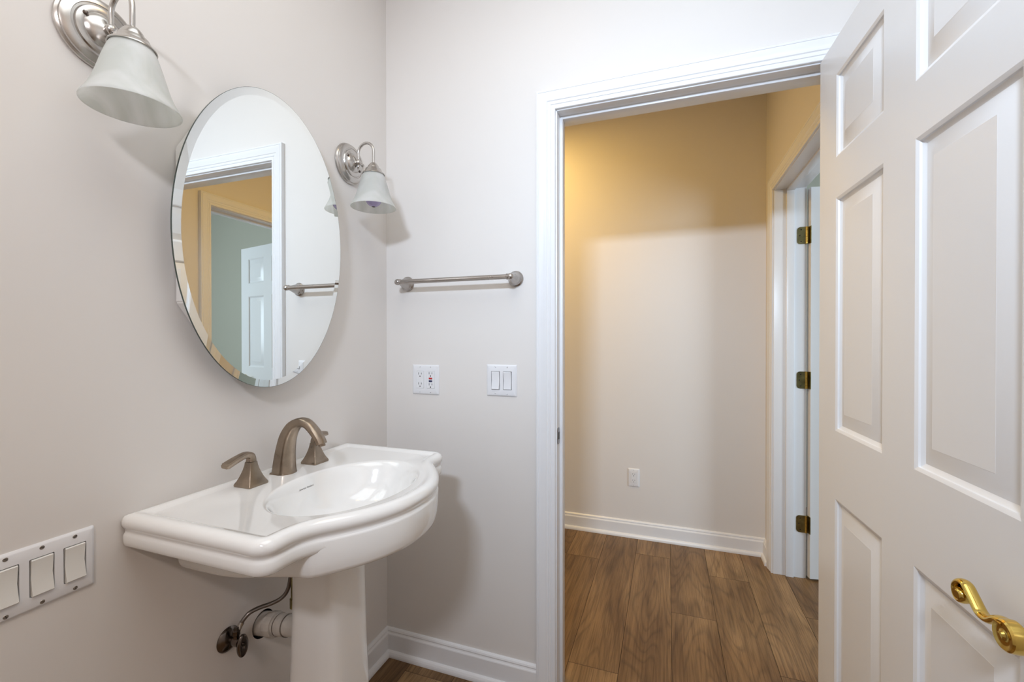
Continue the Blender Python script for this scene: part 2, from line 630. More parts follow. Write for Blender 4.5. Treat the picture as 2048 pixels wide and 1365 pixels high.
def door_trim(a0, a1, zt, f, thick, stop0, stop1, casing_both=False):
    """jamb boards (12 mm inside the opening), stop, casing"""
    bm = bmesh.new()
    casing(bm, a0 - 0.0, a1 + 0.0, zt + 0.0, f)
    if casing_both:
        casing(bm, a0, a1, zt, lambda a, z, d: f(a, z, -thick - d))
    j = 0.0045   # jamb face stands this far inside the casing's inner edge (reveal)
    e0, e1, ez = a0 + j, a1 - j, zt - j
    box_f(bm, f, a0 - 0.004, e0, 0, zt, 0.0005, -thick - 0.0005)
    box_f(bm, f, e1, a1 + 0.004, 0, zt, 0.0005, -thick - 0.0005)
    box_f(bm, f, a0, a1, ez, zt + 0.004, 0.0005, -thick - 0.0005)
    s = 0.0105
    box_f(bm, f, e0 - 0.001, e0 + s, 0, ez, -stop0, -stop1, 0.002)
    box_f(bm, f, e1 - s, e1 + 0.001, 0, ez, -stop0, -stop1, 0.002)
    box_f(bm, f, e0 + s - 0.001, e1 - s + 0.001, ez - s, ez + 0.001, -stop0, -stop1, 0.002)
    return bm


fB = lambda a, z, d: (a, -d, z)
bm = door_trim(0.691, 1.5105, 2.040, fB, 0.118, 0.040, 0.075)
trim1 = structure('trim_1', bm, M['trim'], 'white moulded casing around the bathroom doorway', smooth=True, angle=25)
fC = lambda a, z, d: (CX - d, a, z)
bm = door_trim(0.361, 1.1785, 2.040, fC, 0.140, 0.055, 0.092, casing_both=True)
trim2 = structure('trim_2', bm, M['trim'], 'white moulded casing around the second doorway in the hall', smooth=True, angle=25)

# strike plate in the bathroom jamb
bm = bmesh.new()
pts = rrect(0.030, 0.057, 0.009, 5)
prism(bm, pts, lambda a, b, d: (0.6955 + d, 0.017 + a, 0.912 + b), 0.0, 0.0016)
link('strike_plate', bm, M['dark_metal'], trim1)
o = bpy.context.scene.objects['strike_plate']
bm = bmesh.new()
prism(bm, rrect(0.012, 0.026, 0.002, 2), lambda a, b, d: (0.6955 + d, 0.021 + a, 0.912 + b), 0.001, 0.0019)
link('latch_hole', bm, M['black'], o)

# ------------------------------------------------------------------ six panel doors
PX = [(0.110, 0.348), (0.462, 0.703)]
PZ = [(0.235, 0.823), (1.000, 1.605), (1.710, 1.925)]


def door_slab_bm(W=0.813, H=2.020, T=0.035):
    bm = bmesh.new()
    xs = [0, PX[0][0], PX[0][1], PX[1][0], PX[1][1], W]
    zs = [0, PZ[0][0], PZ[0][1], PZ[1][0], PZ[1][1], PZ[2][0], PZ[2][1], H]

    def side(sgn):
        y0 = sgn * T / 2
        for i in range(5):
            for j in range(7):
                xa, xb, za, zb = xs[i], xs[i + 1], zs[j], zs[j + 1]
                if i in (1, 3) and j in (1, 3, 5):
                    st = [(0, 0), (0.003, 0.0012), (0.0065, 0.0030), (0.0075, 0.0065), (0.0125, 0.0095), (0.0150, 0.0105),
                          (0.0165, 0.0100), (0.0480, 0.0022), (0.0490, 0.0018)]
                    L = []
                    for ins, dep in st:
                        y = y0 - sgn * dep
                        L.append([(xa + ins, y, za + ins), (xb - ins, y, za + ins), (xb - ins, y, zb - ins), (xa + ins, y, zb - ins)])
                    loops(bm, L, False, True)
                else:
                    vs = [bm.verts.new(p) for p in ((xa, y0, za), (xb, y0, za), (xb, y0, zb), (xa, y0, zb))]
                    bm.faces.new(vs)
    side(1); side(-1)
    h = T / 2
    for q in (((0, -h, 0), (0, h, 0), (0, h, H), (0, -h, H)), ((W, -h, 0), (W, h, 0), (W, h, H), (W, -h, H)),
              ((0, -h, 0), (W, -h, 0), (W, h, 0), (0, h, 0)), ((0, -h, H), (W, -h, H), (W, h, H), (0, h, H))):
        bm.faces.new([bm.verts.new(p) for p in q])
    bmesh.ops.remove_doubles(bm, verts=bm.verts[:], dist=1e-5)
    return bm


def lever_parts(parent, x, z, sgn, T=0.035):
    """lever handle on the face at y=sgn*T/2, lever pointing towards the hinge (-x)"""
    y0 = sgn * T / 2
    bm = bmesh.new()
    lathe(bm, (x, y0, z), (0, sgn, 0), [(0, 0.033), (0.003, 0.0335), (0.006, 0.031), (0.008, 0.027), (0.012, 0.022),
                                       (0.018, 0.013), (0.024, 0.011), (0.029, 0.012), (0.031, 0.016), (0.034, 0.019), (0.040, 0.0195),
                                       (0.047, 0.0185), (0.049, 0.0165), (0.0485, 0.0125), (0.0475, 0.008), (0.0485, 0.0055), (0.051, 0.004), (0.0515, 0.001)])
    hd = link('door_handle', bm, M['brass'], parent)
    # lever arm: S-curve ending in a scroll
    yy = y0 + sgn * 0.040
    bm = bmesh.new()
    path = [(x - 0.002, yy, z + 0.012), (x - 0.018, yy, z + 0.010), (x - 0.034, yy, z - 0.001), (x - 0.050, yy, z - 0.001),
            (x - 0.066, yy, z + 0.012), (x - 0.078, yy, z + 0.0215), (x - 0.090, yy, z + 0.020),
            (x - 0.0975, yy, z + 0.010), (x - 0.0945, yy, z - 0.0015), (x - 0.086, yy, z - 0.005), (x - 0.079, yy, z + 0.001),
            (x - 0.080, yy, z + 0.008), (x - 0.086, yy, z + 0.009)]
    P = catmull(path, 6)
    n = len(P)

    def sec(i, t):
        a = 0.0052 - 0.0016 * t if t < 0.9 else 0.0036
        b = 0.0095 - 0.002 * math.sin(t * PI)
        return [(a * math.cos(2 * PI * k / 16), b * math.sin(2 * PI * k / 16)) for k in range(16)]
    tube(bm, P, 0.005, section=sec, up=(0, 0, 1))
    lathe(bm, (x - 0.0865, yy - 0.0085, z + 0.0045), (0, 1, 0), [(0, 0.001), (0, 0.007), (0.003, 0.0085), (0.014, 0.0085), (0.017, 0.007), (0.017, 0.001)], 20)
    lv = link('lever', bm, M['brass'], hd)
    return hd


def hinge_parts(parent, z, side_leaf=True):
    """hinge in door space: barrel at the hinge edge, a leaf on the door edge"""
    pass


# bathroom door (door_1): hinge edge at (1.462,-0.010), opened a little past 90 degrees
th = R(-90 + 2.4)
d1 = empty('door_1', (1.462 + 0.0175 * math.cos(R(2.4)), -0.010 + 0.0175 * math.sin(R(2.4)), 0.012), (0, 0, th))
tag(d1, 'open white six-panel door with a brass lever at the right', 'door', kind='structure')
link('door_panel', door_slab_bm(), M['door'], d1, True, 20)
lever_parts(d1, 0.752, 0.873, -1)
lever_parts(d1, 0.752, 0.873, 1)
# local frame check: door -y side faces the sink wall (-x world)
for hzz in (0.22, 1.0, 1.80):
    bm = bmesh.new()
    lathe(bm, (-0.004, 0.0235, hzz - 0.045), (0, 0, 1), [(0, 0.0055), (0.0, 0.0062), (0.09, 0.0062), (0.09, 0.0055)], 16)
    box(bm, -0.0018, 0.0002, -0.012, 0.020, hzz - 0.0445, hzz + 0.0445)
    link('hinge', bm, M['old_brass'], d1)

# second door (door_2): hinged on the far jamb, swung into the next room
HX, HY = CX + 0.159, 1.192
a2 = R(12)
d2 = empty('door_2', (HX - 0.0175 * math.sin(a2) * -1 * 0, HY - 0.0175, 0.010), (0, 0, a2))
tag(d2, 'white six-panel door swung open into the grey green room', 'door', kind='structure')
link('door_panel', door_slab_bm(), M['trim'], d2, True, 20)
lever_parts(d2, 0.752, 0.90, -1)


def rleaf(w_, h_, r_, n=6):
    """rectangle with two rounded corners on the -a side"""
    out = [(w_, -h_ / 2), (w_, h_ / 2)]
    for k in range(n + 1):
        a = R(90 + 90 * k / n)
        out.append((r_ + r_ * math.cos(a), h_ / 2 - r_ + r_ * math.sin(a)))
    for k in range(n + 1):
        a = R(180 + 90 * k / n)
        out.append((r_ + r_ * math.cos(a), -h_ / 2 + r_ + r_ * math.sin(a)))
    return out


jy = 1.1785 - 0.0045
bxk, byk = CX + 0.140 + 0.008, jy - 0.003
for hzz in (1.787, 1.035, 0.284):
    # three hinges, each a thing-part of the open door
    bm = bmesh.new()
    prism(bm, rleaf(0.044, 0.089, 0.016), lambda a, b, d: (bxk - 0.044 + a - HX, jy - 0.0022 + d - (HY - 0.0175), hzz + b - 0.010), 0.0, 0.0028)
    hob = link('hinge', bm, M['old_brass'], d2)
    hob.matrix_parent_inverse = Matrix.Rotation(-a2, 4, 'Z')
    # door-side leaf on the slab's hinge edge
    bm = bmesh.new()
    prism(bm, rleaf(0.040, 0.089, 0.014), lambda a, b, d: (0.0 - d, -0.0175 - 0.002 + 0.038 - (0.040 - a) * 0 - a * 1.0 + 0.0, hzz + b - 0.010), 0.0, 0.0022)
    lf = link('hinge_leaf', bm, M['old_brass'], d2)
    bm = bmesh.new()
    bl = (bxk - HX, byk - (HY - 0.0175), hzz - 0.0445 - 0.010)
    prof = []
    for k in range(5):
        prof += [(k * 0.0178 + 0.0003, 0.0052), (k * 0.0178 + 0.0008, 0.0062), (k * 0.0178 + 0.0170, 0.0062), (k * 0.0178 + 0.0175, 0.0052)]
    lathe(bm, bl, (0, 0, 1), prof, 18)
    kn = link('hinge_knuckle', bm, M['brass'], hob)
    bm = bmesh.new()
    for (sa, sb) in ((0.014, 0.030), (0.008, 0.0), (0.014, -0.030)):
        lathe(bm, (bxk - 0.044 + sa + 0.004 - HX, jy - 0.0022 - (HY - 0.0175), hzz + sb - 0.010), (0, -1, 0), [(0, 0.0035), (0.0006, 0.003)], 12)
    link('screw', bm, M['dark_metal'], hob)

# ------------------------------------------------------------------ oval mirror cabinet
MY, MZ = -0.5737, 1.5190
MA, MB_ = 0.2570, 0.3960
MROT = -0.043
MXF = 0.050
mc = empty('mirror_cabinet', (0, MY, MZ))
tag(mc, 'frameless oval mirror hung in front of a white wall cabinet above the sink', 'mirror')
bm = bmesh.new()
hw = 0.2200
cz0, cz1 = 0.166, 0.180
octo = [(-hw, -0.184), (-hw + 0.090, -0.315), (hw - 0.090, -0.315), (hw, -0.184), (hw, 0.166), (hw - 0.085, 0.318), (-hw + 0.085, 0.318), (-hw, 0.166)]
prism(bm, octo, lambda a, b, d: (d, a, b), 0.0005, 0.038)
bmesh.ops.bevel(bm, geom=[e for e in bm.edges], offset=0.003, segments=2, affect='EDGES')
link('cabinet_box', bm, M['cabinet'], mc, True, 30)
n = 128
def E(k, da):
    a, b = (MA - da) * math.cos(2 * PI * k / n), (MB_ - da) * math.sin(2 * PI * k / n)
    return (a * math.cos(MROT) - b * math.sin(MROT), a * math.sin(MROT) + b * math.cos(MROT))



mt = 0.0055
# mirror glass with its bevel, then its dark cut edge
bm = bmesh.new()
L = [[(MXF - 0.0014, *E(k, 0.0)) for k in range(n)], [(MXF, *E(k, 0.018)) for k in range(n)]]
loops(bm, L, False, True)
mg = link('mirror_glass', bm, M['mirror'], mc, True, 2)
bm = bmesh.new()
L = [[(MXF - 0.0014, *E(k, 0.0)) for k in range(n)], [(MXF - 0.0016, *E(k, -0.0007)) for k in range(n)],
     [(MXF - mt, *E(k, -0.0006)) for k in range(n)], [(MXF - mt - 0.0005, *E(k, 0.002)) for k in range(n)]]
loops(bm, L, False, True)
link('glass_edge', bm, M['edge_glass'], mg)
bm = bmesh.new()
L = [[(MXF - mt - 0.001, *E(k, 0.030)) for k in range(n)], [(0.0385, *E(k, 0.034)) for k in range(n)]]
loops(bm, L, True, True)
link('mirror_backing', bm, M['cabinet'], mc)


# ------------------------------------------------------------------ sconces
def sconce(y, z, label, bulb):
    t = empty('wall_sconce', (0, y, z))
    tag(t, label, 'wall lamp', 'wall sconces either side of the oval mirror')
    bm = bmesh.new()
    lathe(bm, (0.0005, 0, 0), (1, 0, 0), [(0, 0.068), (0.003, 0.0695), (0.006, 0.0685), (0.008, 0.0655), (0.009, 0.0645), (0.013, 0.0640),
                                        (0.016, 0.060), (0.0185, 0.053), (0.0190, 0.0505), (0.0175, 0.0495), (0.0178, 0.046), (0.021, 0.044), (0.0225, 0.040), (0.0228, 0.034)], 72)
    bp = link('backplate', bm, M['nickel'], t)
    bm = bmesh.new()
    lathe(bm, (0.022, 0, 0), (1, 0, 0), [(0, 0.032), (0.001, 0.0325), (0.004, 0.030), (0.008, 0.025), (0.011, 0.018), (0.0135, 0.010), (0.015, 0.006), (0.018, 0.0045), (0.024, 0.004)], 48)
    link('hub', bm, M['nickel'], t)
    for sy, sz in ((-0.030, 0.018), (0.030, -0.018)):
        bm = bmesh.new()
        lathe(bm, (0.0205, sy, sz), (1, 0, 0), [(0, 0.004), (0.003, 0.0045), (0.006, 0.003), (0.007, 0.001)], 16)
        link('screw', bm, M['dark_metal'], bp)
    ax, bx = 0.042, 0.105
    # ball joint and finial
    bm = bmesh.new()
    prof = [(-0.024, 0.0005), (-0.023, 0.0025), (-0.020, 0.0035), (-0.018, 0.002), (-0.016, 0.0045), (-0.012, 0.0050), (-0.011, 0.003)]
    for k in range(9):
        a = -PI / 2 + PI * k / 8
        prof.append((0.0 + 0.0105 * math.sin(a), max(0.0035, 0.0105 * math.cos(a))))
    lathe(bm, (ax, 0, 0.0), (0, 0, 1), prof, 32)
    lathe(bm, (ax + 0.004, -0.000, -0.004), (0.75, 0, -0.45), [(0, 0.003), (0.014, 0.003), (0.015, 0.0055), (0.020, 0.0055), (0.021, 0.003)], 16)
    link('finial', bm, M['nickel'], t)
    # gooseneck arm
    bm = bmesh.new()
    path = [(ax, 0, 0.000), (ax, 0, 0.018), (ax, 0, 0.030)]
    r = (bx - ax) / 2
    for k in range(1, 12):
        a = PI - PI * k / 12
        path.append(((ax + bx) / 2 + r * math.cos(a), 0, 0.030 + r * 1.05 * math.sin(a)))
    path += [(bx, 0, 0.030), (bx, 0, 0.010), (bx, 0, -0.012)]
    tube(bm, path, 0.0047, n=20)
    link('arm', bm, M['nickel'], t)
    # fitter cup
    zf = -0.010
    bm = bmesh.new()
    lathe(bm, (bx, 0, zf), (0, 0, -1), [(-0.001, 0.006), (0.0, 0.0085), (0.003, 0.0120), (0.009, 0.0165), (0.016, 0.0195), (0.0185, 0.0205), (0.0195, 0.0240), (0.021, 0.0255),
                                      (0.027, 0.0280), (0.033, 0.0325), (0.0365, 0.0365), (0.0400, 0.0378), (0.0400, 0.0355), (0.036, 0.0340), (0.031, 0.0300), (0.025, 0.022)], 48)
    link('fitter', bm, M['nickel'], t)
    # bell shade
    zs = -0.045
    outer = [(0.0, 0.0300), (0.004, 0.0335), (0.010, 0.0365), (0.020, 0.0400), (0.034, 0.0445), (0.050, 0.0490), (0.066, 0.0535), (0.080, 0.0580),
             (0.093, 0.0630), (0.103, 0.0680), (0.110, 0.0720), (0.116, 0.0755)]
    inner = [(h - 0.0004, r_ - 0.0026) for h, r_ in outer][::-1]
    prof = outer + [(0.1175, 0.0752), (0.1172, 0.0735)] + inner
    bm = bmesh.new()
    a_, u_, v_ = frame((0, 0, -1))
    o_ = Vector((bx, 0, zs))
    nn = 64
    L = [[o_ + a_ * h + (u_ * math.cos(2 * PI * i / nn) + v_ * math.sin(2 * PI * i / nn)) * r_ for i in range(nn)] for h, r_ in prof]
    loops(bm, L, False, False)
    sh = link('glass_shade', bm, M['shade'], t, True, 60)
    if bulb:
        bm = bmesh.new()
        prof = [(0.0, 0.010), (0.020, 0.012), (0.034, 0.016)]
        for k in range(1, 15):
            a = R(-30 + 120 * k / 14)
            prof.append((0.062 + 0.027 * math.sin(a), max(0.0004, 0.027 * math.cos(a))))
        lathe(bm, (bx, 0, zs - 0.026), (0, 0, -1), prof, 32)
        bo = link('light_bulb', bm, M['bulb'], t, True, 60)
        bo['label'] = 'unlit violet tinted bulb'
        bm = bmesh.new()
        lathe(bm, (bx, 0, zs - 0.026 - 0.0884), (0, 0, -1), [(0, 0.006), (0.0008, 0.0055), (0.001, 0.002)], 16)
        link('bulb_mark', bm, M['ink'], bo)
    return t


sconce(-0.219, 1.864, 'nickel wall sconce with alabaster bell shade and violet bulb, near the room corner', True)
sconce(-0.935, 1.848, 'nickel wall sconce left of the oval mirror, its top cut off, no bulb showing', False)

# ------------------------------------------------------------------ towel bar
tb = empty('towel_bar', (0.099, 0, 1.465))
tag(tb, 'brushed nickel towel bar mounted between two round posts beside the doorway', 'towel bar')
dx = 0.4466
for x in (0, dx):
    bm = bmesh.new()
    lathe(bm, (x, -0.0003, 0), (0, -1, 0), [(0, 0.0270), (0.002, 0.0285), (0.005, 0.0280), (0.0075, 0.0255), (0.009, 0.0240), (0.011, 0.0238), (0.014, 0.0215), (0.0165, 0.0200),
                                        (0.024, 0.0185), (0.034, 0.0150), (0.044, 0.0115), (0.054, 0.0095), (0.062, 0.0092)], 48)
    pst = link('post', bm, M['satin_nickel'], tb)
    bm = bmesh.new()
    s = 1 if x == 0 else -1
    prof = [(-0.0145, 0.001), (-0.0135, 0.005), (-0.011, 0.0085), (-0.008, 0.0105), (-0.004, 0.0115), (0.000, 0.0115), (0.004, 0.0105), (0.006, 0.0092), (0.007, 0.0108), (0.011, 0.0108), (0.013, 0.0085)]
    lathe(bm, (x, -0.066, 0), (s, 0, 0), prof, 32)
    link('end_cap', bm, M['satin_nickel'], pst)
bm = bmesh.new()
tube(bm, [(0.004, -0.066, 0), (dx / 2, -0.066, 0), (dx - 0.004, -0.066, 0)], 0.0088, n=24)
link('bar', bm, M['satin_nickel'], tb)


# ------------------------------------------------------------------ wall plates
def plate_bm(w_, h_, openings, t=0.0055):
    """face plate in local (a=width, b=height, d=depth toward viewer) with rect openings"""
    bm = bmesh.new()
    # bevelled body as rings
    L = []
    for ins, d in ((0, 0.0), (0, 0.0015), (0.0035, t - 0.0006), (0.005, t)):
        L.append(rrect3(w_ - 2 * ins, h_ - 2 * ins, 0.0025, d))
    vv = loops(bm, L, False, False)
    es = []
    top = vv[-1]
    for i in range(len(top)):
        es.append(bm.edges.get((top[i], top[(i + 1) % len(top)])))
    for (cx_, cz_, ow, oh) in openings:
        lo = [bm.verts.new((cx_ + a, cz_ + b, t)) for a, b in rrect(ow, oh, 0.0015, 2)]
        lo2 = [bm.verts.new((v.co.x, v.co.y, 0.0)) for v in lo]
        k = len(lo)
        for i in range(k):
            es.append(bm.edges.new((lo[i], lo[(i + 1) % k])))
            bm.faces.new((lo[i], lo[(i + 1) % k], lo2[(i + 1) % k], lo2[i]))
    bmesh.ops.triangle_fill(bm, use_beauty=True, use_dissolve=False, edges=es)
    return bm


def rrect3(w_, h_, r_, d):
    return [(a, b, d) for a, b in rrect(w_, h_, r_, 3)]


def xf(bm, Mx):
    bmesh.ops.transform(bm, matrix=Mx, verts=bm.verts[:])
    return bm


# local (a,b,d) -> world-parent axes
MB_WALL = Matrix(((1, 0, 0, 0), (0, 0, -1, 0), (0, 1, 0, 0), (0, 0, 0, 1)))      # on a wall facing -y
MA_WALL = Matrix(((0, 0, 1, 0), (1, 0, 0, 0), (0, 1, 0, 0), (0, 0, 0, 1)))      # on the sink wall facing +x


def screws(parent, W, pos, m=None, rr_=0.0030):
    for (a, b) in pos:
        bm = bmesh.new()
        lathe(bm, (a, b, 0.0052), (0, 0, 1), [(0, rr_), (0.0005, rr_ * 1.05), (0.0010, rr_ * 0.9), (0.0011, 0.0005)], 16)
        an = random.uniform(0, PI)
        xf(bm, W)
        sc = link('screw', bm, m or M['plastic'], parent)
        bm = bmesh.new()
        c, s = math.cos(an), math.sin(an)
        q = [(-rr_ * 0.85, -0.0005), (rr_ * 0.85, -0.0005), (rr_ * 0.85, 0.0005), (-rr_ * 0.85, 0.0005)]
        prism(bm, [(a + p * c - r_ * s, b + p * s + r_ * c) for p, r_ in q], lambda x_, y_, d: (x_, y_, d), 0.0061, 0.0065)
        xf(bm, W)
        link('screw_slot', bm, M['slot'], sc)


def rocker(parent, W, cx_, m, on, cz_=0.0, name='rocker_switch'):
    """paddle switch with a raised end"""
    bm = bmesh.new()
    w_, h_ = 0.0300, 0.0640
    hi, lo = (0.0105, 0.0080)
    zt, zb = (lo, hi) if on else (hi, lo)
    mid = 0.0046
    L = []
    prof = [(-h_ / 2, 0.001), (-h_ / 2, zb - 0.0012), (-h_ / 2 + 0.0015, zb), (0.0, mid), (h_ / 2 - 0.0015, zt), (h_ / 2, zt - 0.0012), (h_ / 2, 0.001)]
    A = [(cx_ - w_ / 2 + 0.0006, cz_ + b, d) for b, d in prof]
    B = [(cx_ + w_ / 2 - 0.0006, cz_ + b, d) for b, d in prof]
    loops(bm, [A, B])
    xf(bm, W)
    r = link(name, bm, m, parent, True, 30)
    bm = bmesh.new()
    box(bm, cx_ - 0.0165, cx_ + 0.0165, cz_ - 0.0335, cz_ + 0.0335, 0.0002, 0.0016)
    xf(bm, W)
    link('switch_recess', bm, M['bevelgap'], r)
    return r


def slots(bm, cx_, cz_, d=0.0068, k=1.0):
    for (a, b, ww, hh_) in ((-0.0062, 0.0045, 0.0020, 0.0085), (0.0062, 0.0045, 0.0020, 0.0070)):
        prism(bm, [(cx_ + a - ww / 2, cz_ + b - hh_ / 2), (cx_ + a + ww / 2, cz_ + b - hh_ / 2), (cx_ + a + ww / 2, cz_ + b + hh_ / 2), (cx_ + a - ww / 2, cz_ + b + hh_ / 2)],
              lambda x_, y_, dd: (x_, y_, dd), 0.006, d)
    pts = [(cx_ + 0.0025 * math.cos(2 * PI * i / 12), cz_ - 0.0062 + 0.0025 * math.sin(2 * PI * i / 12)) for i in range(12)]
    prism(bm, pts, lambda x_, y_, dd: (x_, y_, dd), 0.006, d)


def receptacle(parent, W, cx_, gfci=False):
    bm = bmesh.new()
    L = [rrect(0.0325, 0.0660, 0.0015, 2), rrect(0.0325, 0.0660, 0.0015, 2), rrect(0.0312, 0.0647, 0.0015, 2)]
    loops(bm, [[(cx_ + a, b, d) for a, b in l_] for l_, d in zip(L, (0.001, 0.0060, 0.0066))])
    xf(bm, W)
    r = link('receptacle', bm, M['plastic'], parent, True, 30)
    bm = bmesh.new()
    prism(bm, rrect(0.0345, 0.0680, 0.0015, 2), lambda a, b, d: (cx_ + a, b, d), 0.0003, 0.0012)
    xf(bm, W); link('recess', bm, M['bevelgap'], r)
    for zc in (0.0190, -0.0195):
        bm = bmesh.new()
        slots(bm, cx_, zc + (0.002 if gfci else 0.0) * (1 if zc > 0 else -1))
        xf(bm, W)
        link('socket_slots', bm, M['slot'], r)
    if gfci:
        for zc, mm, nm in ((0.0052, M['red'], 'reset_button'), (-0.0048, M['navy'], 'test_button')):
            bm = bmesh.new()
            box(bm, cx_ - 0.0072, cx_ + 0.0072, zc - 0.0033, zc + 0.0033, 0.005, 0.0080, 0.0006)
            xf(bm, W)
            b_ = link(nm, bm, mm, r)
            b_['label'] = 'red button' if mm is M['red'] else 'dark blue button'
    return r


G = 0.0230
# double outlet plate
op = empty('outlet_plate', (0.1211 + 0.058, 0, 1.0373 + 0.057))
tag(op, 'white double outlet plate with red and dark blue test buttons, left of the switches', 'wall outlet')
bm = plate_bm(0.116, 0.1143, [(-G, 0, 0.0335, 0.067), (G, 0, 0.0335, 0.067)])
link('face_plate', xf(bm, MB_WALL), M['plastic'], op, True, 30)
receptacle(op, MB_WALL, -G)
receptacle(op, MB_WALL, G, True)
screws(op, MB_WALL, [(-G, 0.0485), (G, 0.0485), (-G, -0.0485), (G, -0.0485)])
# double switch plate
sp = empty('switch_plate', (0.4335 + 0.058, 0, 1.0437 + 0.057))
tag(sp, 'white double rocker switch plate between the outlet and the door casing', 'light switch')
bm = plate_bm(0.116, 0.1143, [(-G, 0, 0.0335, 0.067), (G, 0, 0.0335, 0.067)])
link('face_plate', xf(bm, MB_WALL), M['plastic'], sp, True, 30)
rocker(sp, MB_WALL, -G, M['plastic'], True)
rocker(sp, MB_WALL, G, M['plastic'], False)
screws(sp, MB_WALL, [(-G, 0.0485), (G, 0.0485), (-G, -0.0485), (G, -0.0485)])
# hall outlet
ho = empty('outlet_plate', (0.8213 + 0.035, FY, 0.3171 + 0.057))
tag(ho, 'small white single outlet plate low on the hall wall', 'wall outlet')
bm = plate_bm(0.070, 0.1143, [(0, 0, 0.0335, 0.067)])
link('face_plate', xf(bm, MB_WALL), M['plastic'], ho, True, 30)
receptacle(ho, MB_WALL, 0)
screws(ho, MB_WALL, [(0, 0.0485), (0, -0.0485)])
# four-gang plate on the sink wall
fp = empty('switch_plate', (0, -0.9464 - 0.104, 0.7751 + 0.057))
tag(fp, 'wide white four-gang switch plate low on the wall left of the sink', 'light switch')
gs = [-0.069, -0.023, 0.023, 0.0735]
gs = [0.104 - 0.0306 - 0.0459 * k for k in range(4)]
bm = plate_bm(0.208, 0.1143, [(c, 0, 0.0335, 0.067) for c in gs])
link('face_plate', xf(bm, MA_WALL), M['plastic'], fp, True, 30)
for k, c in enumerate(gs):
    rocker(fp, MA_WALL, c, M['ivory'], True)
screws(fp, MA_WALL, [(c, s) for c in gs for s in (0.0485, -0.0485)], M['screw'], 0.0034)

# ------------------------------------------------------------------ pedestal sink
SY = -0.570
ZT = 0.893
sk = empty('pedestal_sink', (0.2012, SY, 0))
tag(sk, 'white porcelain pedestal sink with a bow front, standing against the left wall', 'sink')


def outline(N=220):
    half = [(0.0, 0.510), (0.035, 0.5085), (0.07, 0.502), (0.105, 0.490), (0.14, 0.4725), (0.17, 0.453), (0.195, 0.434), (0.214, 0.418), (0.230, 0.406),
            (0.246, 0.398), (0.262, 0.3935), (0.280, 0.3920), (0.298, 0.3915), (0.312, 0.389), (0.324, 0.3815), (0.3315, 0.370), (0.3345, 0.355),
            (0.3345, 0.30), (0.3345, 0.2), (0.3345, 0.1), (0.3345, 0.03), (0.3345, 0.008), (0.3320, 0.0015), (0.325, 0.0), (0.30, 0.0), (0.2, 0.0), (0.1, 0.0), (0.0, 0.0)]
    P = catmull([(x, s, 0) for s, x in half], 10)
    # mirrored other half
    Q = [Vector((p.x, -p.y, 0)) for p in P[-2:0:-1]]
    full = P + Q
    # resample by arc length
    d = [0]
    for i in range(len(full)):
        d.append(d[-1] + (full[(i + 1) % len(full)] - full[i]).length)
    tot = d[-1]
    out = []
    j = 0
    for k in range(N):
        t = tot * k / N
        while d[j + 1] < t:
            j += 1
        a = full[j]; b = full[(j + 1) % len(full)]
        f = (t - d[j]) / max(1e-9, d[j + 1] - d[j])
        out.append(a.lerp(b, f))
    return out


OUT = outline()
NO = len(OUT)
NRM = []
for i in range(NO):
    tt = (OUT[(i + 1) % NO] - OUT[i - 1]).normalized()
    nn = Vector((tt.y, -tt.x, 0))
    if nn.dot(OUT[i] - Vector((0.2, 0, 0))) < 0:
        nn = -nn
    NRM.append(nn)


def inset(d, z):
    q = [p - nn * d for p, nn in zip(OUT, NRM)]
    if d > 0.006:
        ok = [min((p - a).length for p in OUT) > d - 3e-4 for a in q]
        for i in range(NO):
            if not ok[i]:
                a = 1
                while not ok[(i - a) % NO]:
                    a += 1
                b = 1
                while not ok[(i + b) % NO]:
                    b += 1
                pa, pb = q[(i - a) % NO], q[(i + b) % NO]
                q[i] = pa.lerp(pb, a / (a + b))
    return [(p.x, p.y, z) for p in q]


def smooth_loop(lp, it):
    lp = [Vector(p) for p in lp]
    for _ in range(it):
        lp = [(lp[i - 1] + lp[i] * 2 + lp[(i + 1) % len(lp)]) / 4 for i in range(len(lp))]
    return lp


BC = (0.294, 0.0)       # bowl centre (x, s)
BA, BB = 0.150, 0.204


def bowl_loop(k, z, dxs=0.0, sup=2.0):
    lp = []
    for p in OUT:
        a = math.atan2((p.y - BC[1]) / BB, (p.x - BC[0]) / BA)
        lp.append((BC[0] + dxs + BA * k * math.cos(a), BC[1] + BB * k * math.sin(a), z))
    return lp


bm = bmesh.new()
zr = ZT
L = []
# underside -> apron -> groove -> rolled rim -> deck -> bowl
for d_, z_ in ((0.040, 0.066), (0.014, 0.0675), (0.0075, 0.0662), (0.0040, 0.0625), (0.0025, 0.055), (0.0026, 0.0440), (0.0042, 0.0400), (0.0060, 0.0374), (0.0066, 0.0352), (0.0060, 0.0330)):
    L.append(inset(d_, zr - z_))
for k in range(0, 13):
    a = R(-43 + 133 * k / 12)
    d = 0.0175 - 0.0175 * math.cos(a)
    z = zr - 0.0175 + 0.0175 * math.sin(a)
    L.append(inset(d, z))
L.append(inset(0.022, zr - 0.0003))
L.append(inset(0.028, zr - 0.0022))
L.append(inset(0.033, zr - 0.0050))
L.append(inset(0.037, zr - 0.0062))
dz = zr - 0.0068
last = [Vector(p) for p in inset(0.0395, dz)]
L.append([tuple(p) for p in last])
vA = loops(bm, L, False, False)
L = [bowl_loop(1.055, dz)]
bowl = [(1.043, 0.0004), (1.031, 0.0012), (1.019, 0.0025), (1.006, 0.0045), (0.99, 0.0080), (0.968, 0.0140), (0.94, 0.0235), (0.91, 0.036), (0.87, 0.053), (0.81, 0.071), (0.73, 0.088),
        (0.62, 0.102), (0.48, 0.113), (0.32, 0.120), (0.18, 0.1235), (0.10, 0.125)]
